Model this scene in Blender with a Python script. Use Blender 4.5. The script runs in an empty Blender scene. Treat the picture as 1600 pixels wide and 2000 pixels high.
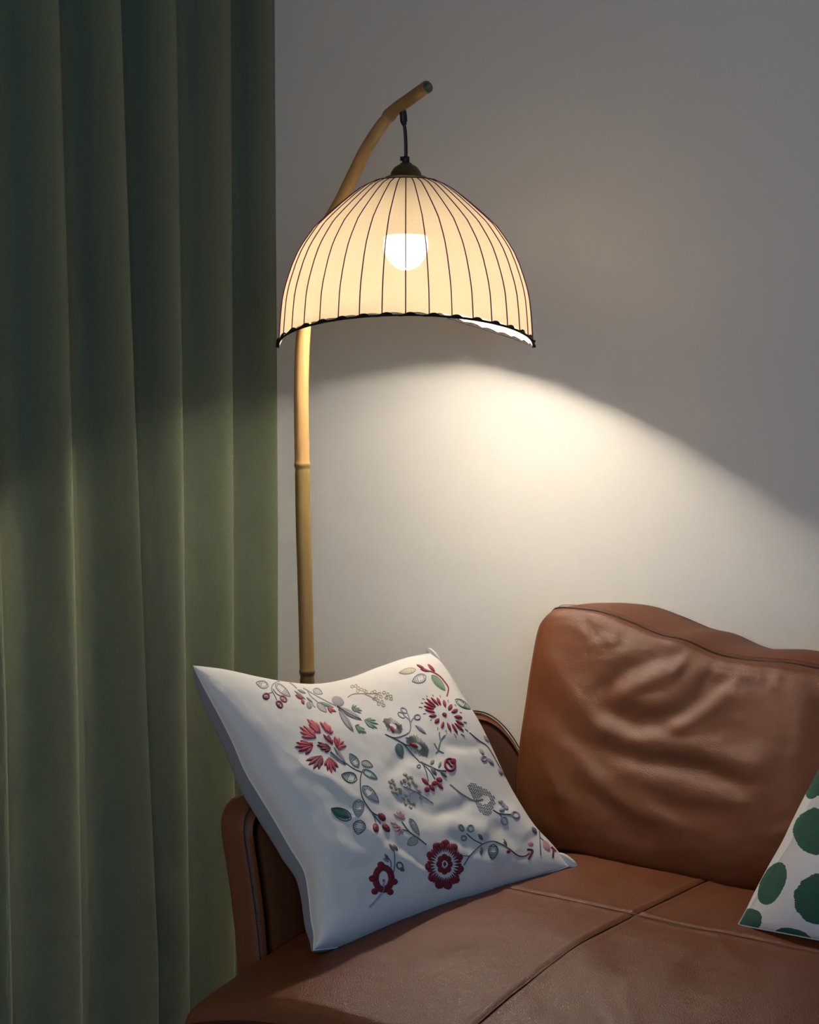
import bpy, bmesh, math, random
from mathutils import Vector, Matrix
from mathutils.bvhtree import BVHTree
from mathutils import noise as mnoise
random.seed(7)
SC = bpy.context.scene
COL = SC.collection

# ------------------------------------------------------------------ camera frame (1600 x 2000)
F = 3200.0; PCX = 800.0; PCY = 1000.0; HOR = 820.0; EYE = 1.05
YAW = math.radians(37.5); PIT = math.atan((PCY - HOR) / F)
D0 = Vector((-math.sin(YAW), math.cos(YAW), 0)); RT = Vector((math.cos(YAW), math.sin(YAW), 0)); UP = Vector((0, 0, 1))
FW = D0 * math.cos(PIT) - UP * math.sin(PIT); UV_ = UP * math.cos(PIT) + D0 * math.sin(PIT)
def ray(px, py): return FW + RT * ((px - PCX) / F) - UV_ * ((py - PCY) / F)
LD = 2.5
CAM = Vector((0, -.38, 0)) - ray(792, 492) * LD
CAM.z = EYE
def P(px, py, t): return CAM + ray(px, py) * t
def onx(px, py, x): v = ray(px, py); return CAM + v * ((x - CAM.x) / v.x)
def ony(px, py, y): v = ray(px, py); return CAM + v * ((y - CAM.y) / v.y)
def onz(px, py, z): v = ray(px, py); return CAM + v * ((z - CAM.z) / v.z)
def proj(p):
    q = p - CAM; z = q.dot(FW); return PCX + F * q.dot(RT) / z, PCY - F * q.dot(UV_) / z

cd = bpy.data.cameras.new('camera'); cam = bpy.data.objects.new('camera', cd); COL.objects.link(cam)
cd.sensor_fit = 'HORIZONTAL'; cd.sensor_width = 36; cd.lens = F / 1600 * 36
cam.location = CAM; cam.rotation_euler = (math.pi / 2 - PIT, 0, YAW)
SC.camera = cam

# ------------------------------------------------------------------ helpers
def tag(o, label=None, cat=None, group=None, kind=None):
    if label: o['label'] = label
    if cat: o['category'] = cat
    if group: o['group'] = group
    if kind: o['kind'] = kind
    return o
def empty(name, loc=(0, 0, 0)):
    o = bpy.data.objects.new(name, None); COL.objects.link(o); o.location = loc; o.empty_display_size = .05
    return o
def mesh(name, vs, fs, mat, parent=None, smooth=True, mids=None):
    me = bpy.data.meshes.new(name); me.from_pydata([tuple(v) for v in vs], [], fs); me.update()
    mats = mat if isinstance(mat, list) else [mat]
    for m in mats: me.materials.append(m)
    if mids: me.polygons.foreach_set('material_index', mids)
    if smooth: me.polygons.foreach_set('use_smooth', [True] * len(fs))
    o = bpy.data.objects.new(name, me); COL.objects.link(o)
    if parent:
        o.parent = parent
        o.matrix_parent_inverse = Matrix.Translation(-world_loc(parent))
    return o
def world_loc(o):
    l = Vector(o.location)
    if o.parent: l = l + world_loc(o.parent) + o.matrix_parent_inverse.translation
    return l
def attr(o, name, vals):
    a = o.data.attributes.new(name, 'FLOAT', 'POINT'); a.data.foreach_set('value', vals)
def lerp(a, b, t): return a + (b - a) * t
def sst(a, b, x):
    t = max(0, min(1, (x - a) / (b - a))); return t * t * (3 - 2 * t)
def interp(tab, x):
    if x <= tab[0][0]: return tab[0][1]
    for (a, p), (b, q) in zip(tab, tab[1:]):
        if x <= b: return p + (q - p) * (x - a) / (b - a)
    return tab[-1][1]
def cr(pts, n):            # catmull-rom through 3D points -> n+1 samples evenly by chord parameter
    L = [0]
    for a, b in zip(pts, pts[1:]): L.append(L[-1] + max(1e-9, (Vector(b) - Vector(a)).length))
    out = []
    for i in range(n + 1):
        s = L[-1] * i / n; k = 0
        while k < len(L) - 2 and s > L[k + 1]: k += 1
        t = (s - L[k]) / (L[k + 1] - L[k])
        p1, p2 = Vector(pts[k]), Vector(pts[k + 1])
        p0 = Vector(pts[k - 1]) if k > 0 else p1 * 2 - p2
        p3 = Vector(pts[k + 2]) if k + 2 < len(pts) else p2 * 2 - p1
        out.append(.5 * ((2 * p1) + (p2 - p0) * t + (2 * p0 - 5 * p1 + 4 * p2 - p3) * t * t + (3 * p1 - p0 - 3 * p2 + p3) * t ** 3))
    return out
def tube(pts, rad, n=12, closed=False, cap=True):
    vs = []; fs = []; m = len(pts); nrm = None
    for i, p in enumerate(pts):
        a = pts[(i - 1) % m] if (closed or i) else p; b = pts[(i + 1) % m] if (closed or i < m - 1) else p
        t = (b - a).normalized()
        if nrm is None: nrm = t.orthogonal().normalized()
        nrm = (nrm - t * nrm.dot(t)).normalized(); bi = t.cross(nrm)
        rr = rad(i) if callable(rad) else rad
        for k in range(n):
            an = 2 * math.pi * k / n; vs.append(p + (nrm * math.cos(an) + bi * math.sin(an)) * rr)
    for i in range(m if closed else m - 1):
        j = (i + 1) % m
        for k in range(n): fs.append((i * n + k, i * n + (k + 1) % n, j * n + (k + 1) % n, j * n + k))
    if cap and not closed:
        fs.append(tuple(range(n))[::-1]); fs.append(tuple((m - 1) * n + k for k in range(n)))
    return vs, fs
def merge(*parts):
    V = []; Fc = []
    for vs, fs in parts:
        o = len(V); V += list(vs); Fc += [tuple(i + o for i in f) for f in fs]
    return V, Fc
def lathe(prof, c, n=48):  # prof (r, z)
    vs = []; fs = []
    for r, z in prof:
        for k in range(n):
            a = 2 * math.pi * k / n; vs.append(Vector((c.x + r * math.cos(a), c.y + r * math.sin(a), c.z + z)))
    for i in range(len(prof) - 1):
        for k in range(n): fs.append((i * n + k, i * n + (k + 1) % n, (i + 1) * n + (k + 1) % n, (i + 1) * n + k))
    return vs, fs
def rbox(c, s, r, nx=8, ny=8, nz=8):
    """rounded box: centre c, half sizes s, radius tuple r"""
    vs = []; fs = []; idx = {}
    def pt(i, j, k):
        key = (i, j, k)
        if key in idx: return idx[key]
        q = []
        for a, n, h in ((i, nx, 0), (j, ny, 1), (k, nz, 2)):
            u = a / n * 2 - 1; rr = min(r[h] / s[h], 1)
            q.append(u * s[h])
        inner = [max(-(s[h] - r[h]), min(s[h] - r[h], q[h])) for h in range(3)]
        d = Vector([(q[h] - inner[h]) / r[h] for h in range(3)])
        if d.length > 0: d = d.normalized() * max(abs(d.x), abs(d.y), abs(d.z))
        p = Vector([inner[h] + d[h] * r[h] for h in range(3)]) + Vector(c)
        idx[key] = len(vs); vs.append(p); return idx[key]
    for i in range(nx):
        for j in range(ny):
            fs.append((pt(i, j, 0), pt(i, j + 1, 0), pt(i + 1, j + 1, 0), pt(i + 1, j, 0)))
            fs.append((pt(i, j, nz), pt(i + 1, j, nz), pt(i + 1, j + 1, nz), pt(i, j + 1, nz)))
    for i in range(nx):
        for k in range(nz):
            fs.append((pt(i, 0, k), pt(i + 1, 0, k), pt(i + 1, 0, k + 1), pt(i, 0, k + 1)))
            fs.append((pt(i, ny, k), pt(i, ny, k + 1), pt(i + 1, ny, k + 1), pt(i + 1, ny, k)))
    for j in range(ny):
        for k in range(nz):
            fs.append((pt(0, j, k), pt(0, j, k + 1), pt(0, j + 1, k + 1), pt(0, j + 1, k)))
            fs.append((pt(nx, j, k), pt(nx, j + 1, k), pt(nx, j + 1, k + 1), pt(nx, j, k + 1)))
    return vs, fs
def seg_dist(x, y, pl):
    best = 1e9
    for (ax, ay), (bx, by) in zip(pl, pl[1:]):
        dx, dy = bx - ax, by - ay; t = max(0, min(1, ((x - ax) * dx + (y - ay) * dy) / (dx * dx + dy * dy)))
        best = min(best, math.hypot(x - ax - dx * t, y - ay - dy * t))
    return best
def wrinkle(px, py, W):
    h = 0
    for a, w, pl in W:
        xs = [p[0] for p in pl]; ys = [p[1] for p in pl]; m = 3 * w
        if px < min(xs) - m or px > max(xs) + m or py < min(ys) - m or py > max(ys) + m: continue
        d = seg_dist(px, py, pl); h += a * math.exp(-(d / (w * 1.2)) ** 2)
    return h

# ------------------------------------------------------------------ materials
class NT:
    def __init__(s, name):
        s.m = bpy.data.materials.new(name); s.m.use_nodes = True; s.t = s.m.node_tree; s.t.nodes.clear()
        s.out = s.n('ShaderNodeOutputMaterial')
    def n(s, typ, **kw):
        nd = s.t.nodes.new(typ)
        for k, v in kw.items():
            if k.startswith('i_'):
                key = k[2:].replace('_', ' '); nd.inputs[key].default_value = v
            else: setattr(nd, k, v)
        return nd
    def l(s, a, b): s.t.links.new(a, b)
    def ramp(s, fac, stops):
        r = s.n('ShaderNodeValToRGB'); e = r.color_ramp.elements
        e[0].position, e[0].color = stops[0][0], (*stops[0][1], 1); e[1].position, e[1].color = stops[-1][0], (*stops[-1][1], 1)
        for p, c in stops[1:-1]: x = e.new(p); x.color = (*c, 1)
        s.l(fac, r.inputs[0]); return r.outputs[0]
    def coord(s, scale=(1, 1, 1), kind='Object'):
        tc = s.n('ShaderNodeTexCoord'); mp = s.n('ShaderNodeMapping'); mp.inputs['Scale'].default_value = scale
        s.l(tc.outputs[kind], mp.inputs[0]); return mp.outputs[0]
    def noise(s, vec, scale, detail=4, rough=.5):
        q = s.n('ShaderNodeTexNoise'); q.inputs['Scale'].default_value = scale; q.inputs['Detail'].default_value = detail
        q.inputs['Roughness'].default_value = rough; s.l(vec, q.inputs['Vector']); return q.outputs['Fac']
    def math(s, op, a, b=0.0, c=0.0):
        q = s.n('ShaderNodeMath', operation=op)
        for i, v in enumerate((a, b, c)):
            if isinstance(v, (int, float)): q.inputs[i].default_value = v
            else: s.l(v, q.inputs[i])
        return q.outputs[0]
    def mix(s, fac, a, b):
        q = s.n('ShaderNodeMix', data_type='RGBA')
        for i, v in ((0, fac), (6, a), (7, b)):
            if isinstance(v, tuple): q.inputs[i].default_value = (*v, 1)
            elif isinstance(v, (int, float)): q.inputs[i].default_value = v
            else: s.l(v, q.inputs[i])
        return q.outputs[2]
    def bump(s, h, strength, dist=.001, nrm=None):
        b = s.n('ShaderNodeBump'); b.inputs['Strength'].default_value = strength; b.inputs['Distance'].default_value = dist
        s.l(h, b.inputs['Height'])
        if nrm: s.l(nrm, b.inputs['Normal'])
        return b.outputs[0]
    def bsdf(s, col, rough=.5, spec=.5, nrm=None, metal=0, sheen=0, **kw):
        b = s.n('ShaderNodeBsdfPrincipled')
        if isinstance(col, tuple): b.inputs['Base Color'].default_value = (*col, 1)
        else: s.l(col, b.inputs['Base Color'])
        if isinstance(rough, (int, float)): b.inputs['Roughness'].default_value = rough
        else: s.l(rough, b.inputs['Roughness'])
        b.inputs['Specular IOR Level'].default_value = spec; b.inputs['Metallic'].default_value = metal
        b.inputs['Sheen Weight'].default_value = sheen
        if nrm: s.l(nrm, b.inputs['Normal'])
        s.l(b.outputs[0], s.out.inputs[0]); return b

def m_wall(name, col):
    t = NT(name); c = t.coord()
    n1 = t.noise(c, 3, 3); n2 = t.noise(c, 260, 3, .7)
    k = t.mix(n1, tuple(x * .97 for x in col), tuple(min(1, x * 1.03) for x in col))
    k = t.mix(t.math('MULTIPLY', n2, .25), k, tuple(x * .8 for x in col))
    t.bsdf(k, .85, .2, t.bump(n2, .25, .0008)); return t.m
def m_plain(name, col, rough=.5, spec=.5, metal=0, var=.15, scale=40, bump=.1, sheen=0):
    t = NT(name); c = t.coord(); n = t.noise(c, scale, 5, .6)
    k = t.mix(n, tuple(x * (1 - var) for x in col), tuple(x * (1 + var) for x in col))
    t.bsdf(k, rough, spec, t.bump(n, bump, .001), metal, sheen); return t.m
def m_leather(name='brown_leather', col=(.185, .053, .015)):
    t = NT(name); c = t.coord()
    v = t.n('ShaderNodeTexVoronoi', feature='DISTANCE_TO_EDGE'); v.inputs['Scale'].default_value = 430
    nz = t.noise(c, 60, 3); add = t.n('ShaderNodeVectorMath', operation='ADD'); sc = t.n('ShaderNodeVectorMath', operation='SCALE')
    nn = t.n('ShaderNodeTexNoise'); nn.inputs['Scale'].default_value = 120; t.l(c, nn.inputs['Vector'])
    t.l(nn.outputs['Color'], sc.inputs[0]); sc.inputs['Scale'].default_value = .004
    t.l(c, add.inputs[0]); t.l(sc.outputs[0], add.inputs[1]); t.l(add.outputs[0], v.inputs['Vector'])
    edge = t.math('MINIMUM', t.math('MULTIPLY', v.outputs['Distance'], 5.0), 1.0)
    big = t.noise(c, 9, 3)
    k = t.mix(big, tuple(x * .86 for x in col), tuple(x * 1.14 for x in col))
    k = t.mix(t.math('MULTIPLY', nz, .35), k, tuple(x * .7 for x in col))
    b1 = t.bump(edge, .35, .0006); b2 = t.bump(t.noise(c, 900, 2), .3, .0004, b1)
    rg = t.math('ADD', t.math('MULTIPLY', big, .12), .36)
    t.bsdf(k, rg, .5, b2); return t.m
def m_curtain():
    t = NT('olive_curtain_weave')
    uvn = t.n('ShaderNodeUVMap'); mp = t.n('ShaderNodeMapping'); t.l(uvn.outputs[0], mp.inputs[0])
    w1 = t.n('ShaderNodeTexWave', bands_direction='X'); w2 = t.n('ShaderNodeTexWave', bands_direction='Y')
    for w, s_ in ((w1, 170), (w2, 235)):
        w.inputs['Scale'].default_value = s_; w.inputs['Distortion'].default_value = 1.2; w.inputs['Detail'].default_value = 1
        w.inputs['Detail Scale'].default_value = 3; t.l(mp.outputs[0], w.inputs['Vector'])
    h = t.math('ADD', t.math('MULTIPLY', w1.outputs['Fac'], .6), t.math('MULTIPLY', w2.outputs['Fac'], .4))
    n1 = t.noise(mp.outputs[0], 500, 3, .7); n2 = t.noise(mp.outputs[0], 5, 3)
    col = t.mix(t.math('ADD', t.math('MULTIPLY', h, .6), t.math('MULTIPLY', n1, .4)), (.05, .06, .03), (.43, .45, .27))
    col = t.mix(t.math('MULTIPLY', n2, .25), col, (.09, .13, .075))
    t.bsdf(col, .9, .1, t.bump(h, .5, .0008), sheen=.25); return t.m
def m_fabric(name, col, scale=900, bump=.25, sheen=.1, var=.06):
    t = NT(name); c = t.coord(); n = t.noise(c, scale, 3, .6); n2 = t.noise(c, 14, 3)
    k = t.mix(n, tuple(x * (1 - var) for x in col), tuple(min(1, x * (1 + var)) for x in col))
    k = t.mix(t.math('MULTIPLY', n2, .12), k, tuple(x * .85 for x in col))
    t.bsdf(k, .92, .15, t.bump(n, bump, .0005), sheen=sheen); return t.m
def m_shade():
    t = NT('cream_linen_lampshade'); c = t.coord()
    st = t.noise(t.coord((1, 1, 3)), 420, 3, .7); fine = t.noise(c, 1500, 2, .6)
    f = t.math('ADD', t.math('MULTIPLY', st, .55), t.math('MULTIPLY', fine, .45))
    col = t.ramp(f, [(.38, (.50, .30, .11)), (.49, (.88, .64, .35)), (.60, (1.0, .86, .62))])
    df = t.n('ShaderNodeBsdfDiffuse'); tr = t.n('ShaderNodeBsdfTranslucent'); tp = t.n('ShaderNodeBsdfTransparent')
    t.l(col, tr.inputs[0]); df.inputs[0].default_value = (.62, .55, .45, 1)
    tp.inputs[0].default_value = (1, .93, .82, 1)
    m1 = t.n('ShaderNodeMixShader'); m1.inputs[0].default_value = SHADE_TRANS; t.l(df.outputs[0], m1.inputs[1]); t.l(tr.outputs[0], m1.inputs[2])
    m2 = t.n('ShaderNodeMixShader'); t.l(m1.outputs[0], m2.inputs[1]); t.l(tp.outputs[0], m2.inputs[2])
    t.l(t.math('MULTIPLY', t.ramp(fine, [(.38, (.3, .3, .3)), (.55, (1, 1, 1))]), SHADE_OPEN), m2.inputs[0])
    t.l(m2.outputs[0], t.out.inputs[0]); return t.m
def m_bamboo():
    t = NT('bamboo_cane'); c = t.coord((60, 60, 4)); n = t.noise(c, 3, 5, .6); n2 = t.noise(t.coord(), 25, 4)
    a = t.n('ShaderNodeAttribute', attribute_name='zone')
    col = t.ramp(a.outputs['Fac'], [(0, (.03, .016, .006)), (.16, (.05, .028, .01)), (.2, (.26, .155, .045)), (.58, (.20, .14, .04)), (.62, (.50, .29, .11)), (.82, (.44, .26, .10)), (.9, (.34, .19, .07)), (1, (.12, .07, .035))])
    col = t.mix(t.math('MULTIPLY', n, .45), col, (.16, .09, .025)); col = t.mix(t.math('MULTIPLY', n2, .2), col, (.6, .4, .14))
    t.bsdf(col, .38, .45, t.bump(n, .2, .0006)); return t.m
def m_emit(name, col, s):
    t = NT(name); e = t.n('ShaderNodeEmission'); e.inputs[0].default_value = (*col, 1); e.inputs[1].default_value = s
    t.l(e.outputs[0], t.out.inputs[0]); return t.m
def m_wood(name, a, b):
    t = NT(name); c = t.coord((1, 9, 1)); w = t.noise(c, 7, 5, .6)
    br = t.n('ShaderNodeTexBrick'); t.l(t.coord((1, 1, 1)), br.inputs['Vector'])
    br.inputs['Scale'].default_value = 1.2; br.inputs['Brick Width'].default_value = 1.4; br.inputs['Row Height'].default_value = .16
    br.inputs['Mortar Size'].default_value = .002; br.inputs['Color1'].default_value = (1, 1, 1, 1); br.inputs['Color2'].default_value = (.75, .75, .75, 1); br.inputs['Mortar'].default_value = (.2, .2, .2, 1)
    col = t.mix(w, a, b); q = t.n('ShaderNodeMix', data_type='RGBA', blend_type='MULTIPLY'); q.inputs[0].default_value = 1
    t.l(col, q.inputs[6]); t.l(br.outputs[0], q.inputs[7]); t.bsdf(q.outputs[2], .45, .4); return t.m

SHADE_TRANS = .19; SHADE_OPEN = .06; BULB = 820.0
FZ = -.13
M_WALL = m_wall('wall_paint', (.85, .81, .745))
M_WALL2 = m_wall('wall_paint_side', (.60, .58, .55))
M_CEIL = m_wall('ceiling_paint', (.75, .74, .72))
M_FLOOR = m_wood('oak_floor', (.16, .09, .045), (.30, .18, .09))
M_BASE = m_plain('baseboard_paint', (.6, .59, .56), .5, .4, var=.03)
M_LEATH = m_leather()
M_STITCH = m_plain('leather_seam', (.05, .016, .008), .5, .4)
M_STITCH2 = m_plain('tan_topstitch', (.27, .11, .055), .5, .4)
M_CURT = m_curtain()
M_SHADE = m_shade()
M_BAMB = m_bamboo()
M_BLACK = m_plain('black_metal', (.012, .013, .016), .45, .5, var=.2)
M_BRASS = m_plain('aged_bronze', (.13, .085, .035), .42, .5, metal=.6, var=.3, scale=60)
M_STRIPE = m_plain('plum_thread', (.14, .03, .09), .8, .2)
M_CORD = m_plain('dark_cord', (.02, .014, .016), .8, .2)
M_COTTON = m_fabric('ivory_cotton', (.80, .75, .68))
M_COTTON2 = m_fabric('ivory_cotton_shaded', (.30, .31, .33))  # greyed copy of the ivory cotton: back panel's shade put into its colour
M_WHITEP = m_plain('white_plastic', (.75, .75, .74), .4, .4, var=.02)
M_FELT = m_plain('dark_wood_leg', (.05, .03, .02), .4)

# ------------------------------------------------------------------ the room
XW = ony(545, 800, 0).x           # x where the curtain meets the back wall in view
XL = XW - .17
def box(name, a, b, mat, kind='structure'):
    vs, fs = [], []
    for z in (a[2], b[2]):
        for y in (a[1], b[1]):
            for x in (a[0], b[0]): vs.append((x, y, z))
    fs = [(0, 2, 3, 1), (4, 5, 7, 6), (0, 1, 5, 4), (2, 6, 7, 3), (0, 4, 6, 2), (1, 3, 7, 5)]
    o = mesh(name, vs, fs, mat, smooth=False)
    if kind: o['kind'] = kind
    return o
CEIL = 2.65
box('wall_back', (XL - .1, 0, FZ), (4.2, .1, CEIL), M_WALL)
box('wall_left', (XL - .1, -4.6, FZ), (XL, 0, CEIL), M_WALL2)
box('floor', (XL - .1, -4.6, FZ - .08), (4.2, .1, FZ), M_FLOOR)
box('ceiling', (XL - .1, -4.6, CEIL), (4.2, .1, CEIL + .08), M_CEIL)
box('baseboard_back', (XL, -.014, FZ), (4.2, 0, FZ + .08), M_BASE)

# ------------------------------------------------------------------ curtain along the left wall
def curtain():
    zs = [(0, 1.72), (700, 1.13), (1400, .55), (2000, .08)]
    ridges = [  # photo columns of the fold edges at rows 0, 700, 1400, 2000
        (-305, -300, -290, -285), (-165, -150, -135, -125), (-22, -12, 4, 8), (125, 137, 145, 147), (245, 262, 281, 301), (350, 356, 358, 361),
        (455, 455, 453, 452), (537, 540, 544, 545)]
    rows = 150; cols = 34; vs = []; fs = []; uv = []
    XR = XW - .005         # ridge plane
    prev = None
    ztop, zbot = 2.60, FZ + .012
    nper = cols
    for r in range(rows + 1):
        z = lerp(ztop, zbot, r / rows)
        # photo row of this height near the curtain plane
        py = HOR + (EYE - z) / 2.62 * F * .985
        ys = []
        for rd in ridges:
            px = interp([(0, rd[0]), (700, rd[1]), (1400, rd[2]), (2000, rd[3])], max(-300, min(2100, py)))
            if py < 0: px = rd[0] + (rd[1] - rd[0]) / 700 * max(py, -900)
            v = ray(px, 1000); t = (XR - CAM.x) / v.x
            ys.append(CAM.y + v.y * t)
        amp = .098 + .008 * math.sin(z * 2.1)
        line = []
        # extend towards the camera side
        ys = [ys[0] - .26, ys[0] - .13] + ys
        for k in range(len(ys) - 1):
            a, b = ys[k], ys[k + 1]
            A = amp * (1 + .12 * math.sin(k * 2.3 + 1)) * (1 if k < len(ys) - 2 else .8)
            for i in range(nper):
                s = i / nper
                # valley nearer to the lamp side of each ridge: skewed wave
                w = s + .13 * math.sin(2 * math.pi * s) / 1.0 * .9
                dx = -A * (1 - math.cos(2 * math.pi * w)) / 2
                dx += .003 * math.sin(s * 9 + k * 1.7 + z * 1.3) * math.sin(math.pi * s)
                y = lerp(a, b, s) + .006 * math.sin(z * 3 + k) * math.sin(math.pi * s)
                line.append((XR + dx, y))
        yb = ys[-1]; line.append((XR, yb))
        for i in range(1, 9):   # hem turning back towards the wall
            an = i / 8 * 1.9; line.append((XR - .022 * (1 - math.cos(an)) - .012 * max(0, an - 1.2), yb + .014 * math.sin(an)))
        L = 0
        for i, (x, y) in enumerate(line):
            if i: L += math.hypot(x - line[i - 1][0], y - line[i - 1][1])
            vs.append((x, y, z)); uv.append((L, z))
        nc = len(line)
    for r in range(rows):
        for i in range(nc - 1):
            a = r * nc + i; fs.append((a, a + 1, a + nc + 1, a + nc))
    o = mesh('curtain', vs, fs, M_CURT)
    ul = o.data.uv_layers.new(name='UVMap')
    for p in o.data.polygons:
        for li in p.loop_indices: ul.data[li].uv = uv[o.data.loops[li].vertex_index]
    md = o.modifiers.new('thick', 'SOLIDIFY'); md.thickness = .0016; md.offset = 0
    tag(o, 'olive green woven curtain hanging in deep vertical folds at the left', 'curtain')
    return o
curtain()
rod = empty('curtain_rod', (XW - .05, -.7, 2.6))
tag(rod, 'thin black metal rod holding up the green curtain', 'curtain rod')
mesh('rod', *tube([Vector((XW - .05, -1.35, 2.615)), Vector((XW - .05, -.02, 2.615))], .012), M_BLACK, rod)
for y in (-1.3, -.1):
    mesh('bracket', *tube([Vector((XL, y, 2.615)), Vector((XW - .05, y, 2.615))], .008), M_BLACK, rod)

# ------------------------------------------------------------------ floor lamp
pxm = LD / F
def zz(py): return P(792, py, LD).z
AX = P(793, 492, LD); AX = Vector((AX.x, AX.y, 0))
pole_px = [(612, 1900, 2.66), (607, 1600, 2.66), (601, 1420, 2.66), (600, 1320, 2.66), (596, 1150, 2.66), (592.5, 1030, 2.66), (590.5, 908, 2.66), (589, 820, 2.655), (589, 740, 2.65),
           (592, 660, 2.645), (602, 560, 2.635), (626, 468, 2.62), (668, 388, 2.59), (690, 342, 2.57), (719, 285, 2.545), (762, 224, 2.515), (800, 194, 2.475), (835, 169, 2.435)]
lamp_root = P(612, 1900, 2.66); lamp_root = Vector((lamp_root.x - .002, lamp_root.y, FZ))
lamp = empty('floor_lamp', lamp_root)
tag(lamp, 'bamboo floor lamp with lit cream dome shade striped in plum, standing beside the sofa', 'floor lamp')
pts = [P(*q) for q in pole_px]
pts = [Vector((pts[0].x, pts[0].y, FZ + .03))] + pts
pts = cr(pts, 1000)
nodes_py = [1312, 908, 226, 560, 1700]
def node_s(i):
    x, y = proj(pts[i]); return y
pys = [node_s(i) for i in range(len(pts))]
def prad(i):
    r0 = interp([(150, .0094), (230, .0098), (400, .0104), (700, .0118), (900, .0122), (1320, .0118), (2200, .013)], pys[i])
    for n in nodes_py:
        d = (pys[i] - n) / 5.0
        r0 += .0012 * math.exp(-d * d) - .0009 * math.exp(-((pys[i] - n - 9) / 4) ** 2)
    return r0
# denser samples so the rings read
vs, fs = tube(pts, prad, 24, cap=False)
n0 = len(vs) - 24
tdir = (pts[-1] - pts[-2]).normalized()
for k in range(24): vs.append(pts[-1] + (vs[n0 + k] - pts[-1]) * .72)
for k in range(24): vs.append(pts[-1] + (vs[n0 + k] - pts[-1]) * .66 - tdir * .09)
for k in range(24):
    k2 = (k + 1) % 24
    fs.append((n0 + k, n0 + k2, n0 + 24 + k2, n0 + 24 + k)); fs.append((n0 + 24 + k, n0 + 24 + k2, n0 + 48 + k2, n0 + 48 + k))
fs.append(tuple(n0 + 48 + k for k in range(24)))
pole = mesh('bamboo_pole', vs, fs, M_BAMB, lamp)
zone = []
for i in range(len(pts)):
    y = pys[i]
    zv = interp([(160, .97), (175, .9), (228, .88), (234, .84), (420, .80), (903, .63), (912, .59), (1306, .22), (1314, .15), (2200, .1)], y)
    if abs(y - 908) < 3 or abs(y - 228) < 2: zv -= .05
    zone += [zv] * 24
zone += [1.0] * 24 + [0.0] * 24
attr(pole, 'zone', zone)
bz = Vector((lamp_root.x, lamp_root.y, FZ))
mesh('base', *lathe([(0, .0), (.125, .0), (.13, .004), (.13, .02), (.12, .028), (.03, .034), (0, .034)], bz), M_BLACK, lamp)

S = pxm
# suspension
ztop = zz(222); tilt = Vector((0, 0, 0))
hx = P(787, 236, LD)
mesh('suspension_joint', *tube(cr([P(786, 214, 2.498), P(788, 224, 2.5), P(789, 240, 2.5), P(790.5, 244, 2.5)], 8), lambda i: .0056 if i < 7 else .004, 16), M_BLACK, lamp)
mesh('suspension_rod', *tube(cr([P(789.5, 240, 2.5), P(792, 262, 2.5), P(793, 290, 2.5), P(793, 312, 2.5)], 16), .0027, 14), M_BLACK, lamp)
def LC(py): return Vector((AX.x, AX.y, zz(py)))
hold = mesh('cord_holder', *lathe([(0, 0), (.0056, 0), (.0056, .0115), (.003, .0128), (0, .0128)], LC(323)), M_BLACK, lamp)
kn = mesh('thumbscrew', *merge(tube([P(791, 310, LD), P(786, 310, LD)], .0016, 10), tube([P(786.5, 310, LD), P(781.5, 310, LD)], .0034, 12)), M_BLACK, hold)
cap = mesh('canopy_cap', *lathe([(.0, .0225), (.0085, .0225), (.010, .020), (.012, .0195), (.018, .0155), (.0225, .009), (.0245, .0035), (.0275, .0022), (.0312, .0012), (.0325, -.0008), (.0312, -.003), (.028, -.0035), (.020, -.002), (0, 0)], LC(349)), M_BRASS, lamp)
mesh('cap_collar', *lathe([(0, 0), (.0072, 0), (.0075, .0025), (.006, .0035), (0, .0035)], LC(326)), M_WHITEP, cap)
# shade body: real dome, opening cut in two arches
prof = [(356.5, 61), (359, 67), (367, 85), (376, 97), (385, 109), (405, 133), (426, 157), (445, 177), (464, 191), (480, 202), (496, 211.5), (520, 222), (546, 231), (566, 237), (587, 241.5), (615, 244.5), (640, 246.5), (675, 248.5)]
def rad_at(y): return interp(prof, y)
a_view = math.atan2(D0.y, D0.x)        # azimuth pointing away from the camera
def rim_py(phi):
    """phi: azimuth measured from the direction away from the camera, + to the right in the photo"""
    d = math.degrees(phi)
    d = (d + 180) % 360 - 180
    if abs(d) <= 90:
        h = interp([(-90, 0), (-80, 20), (-65, 48), (-48, 72), (-30, 90), (-15, 95), (0, 88), (18, 77), (28, 62), (48, 37), (60, 25), (70, 15), (80, 6), (90, 0)], d)
    else:
        h = 47 * abs(math.cos(math.radians(d)))
    return 676 - h
NM = 216; NR = 40
vs = []; fs = []
def shade_pt(phi, t, off=0.0):
    ye = rim_py(phi); y = 356.5 + (ye - 356.5) * t
    # smoothly eased so the profile corner near the top is well sampled
    r = rad_at(y) * S + off
    # slight scallop between the ribs near the rim
    az = a_view - phi
    return Vector((AX.x + r * math.cos(az), AX.y + r * math.sin(az), zz(y)))
def sc_phi(phi):
    return abs(math.sin(phi * 18))
for j in range(NR + 1):
    t = (j / NR) ** 1.15
    for k in range(NM):
        phi = 2 * math.pi * k / NM
        p = shade_pt(phi, t, -.0022 * sc_phi(phi) * sst(0, .4, t))
        if j >= NR - 1: p.z += .0035 * sc_phi(phi) * (1 if j == NR else .3)
        vs.append(p)
for j in range(NR):
    for k in range(NM):
        fs.append((j * NM + k, j * NM + (k + 1) % NM, (j + 1) * NM + (k + 1) % NM, (j + 1) * NM + k))
shade = mesh('lamp_shade', vs, fs, M_SHADE, lamp)
shade['label'] = 'cream linen dome shade with plum stripes and arched rim'
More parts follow.
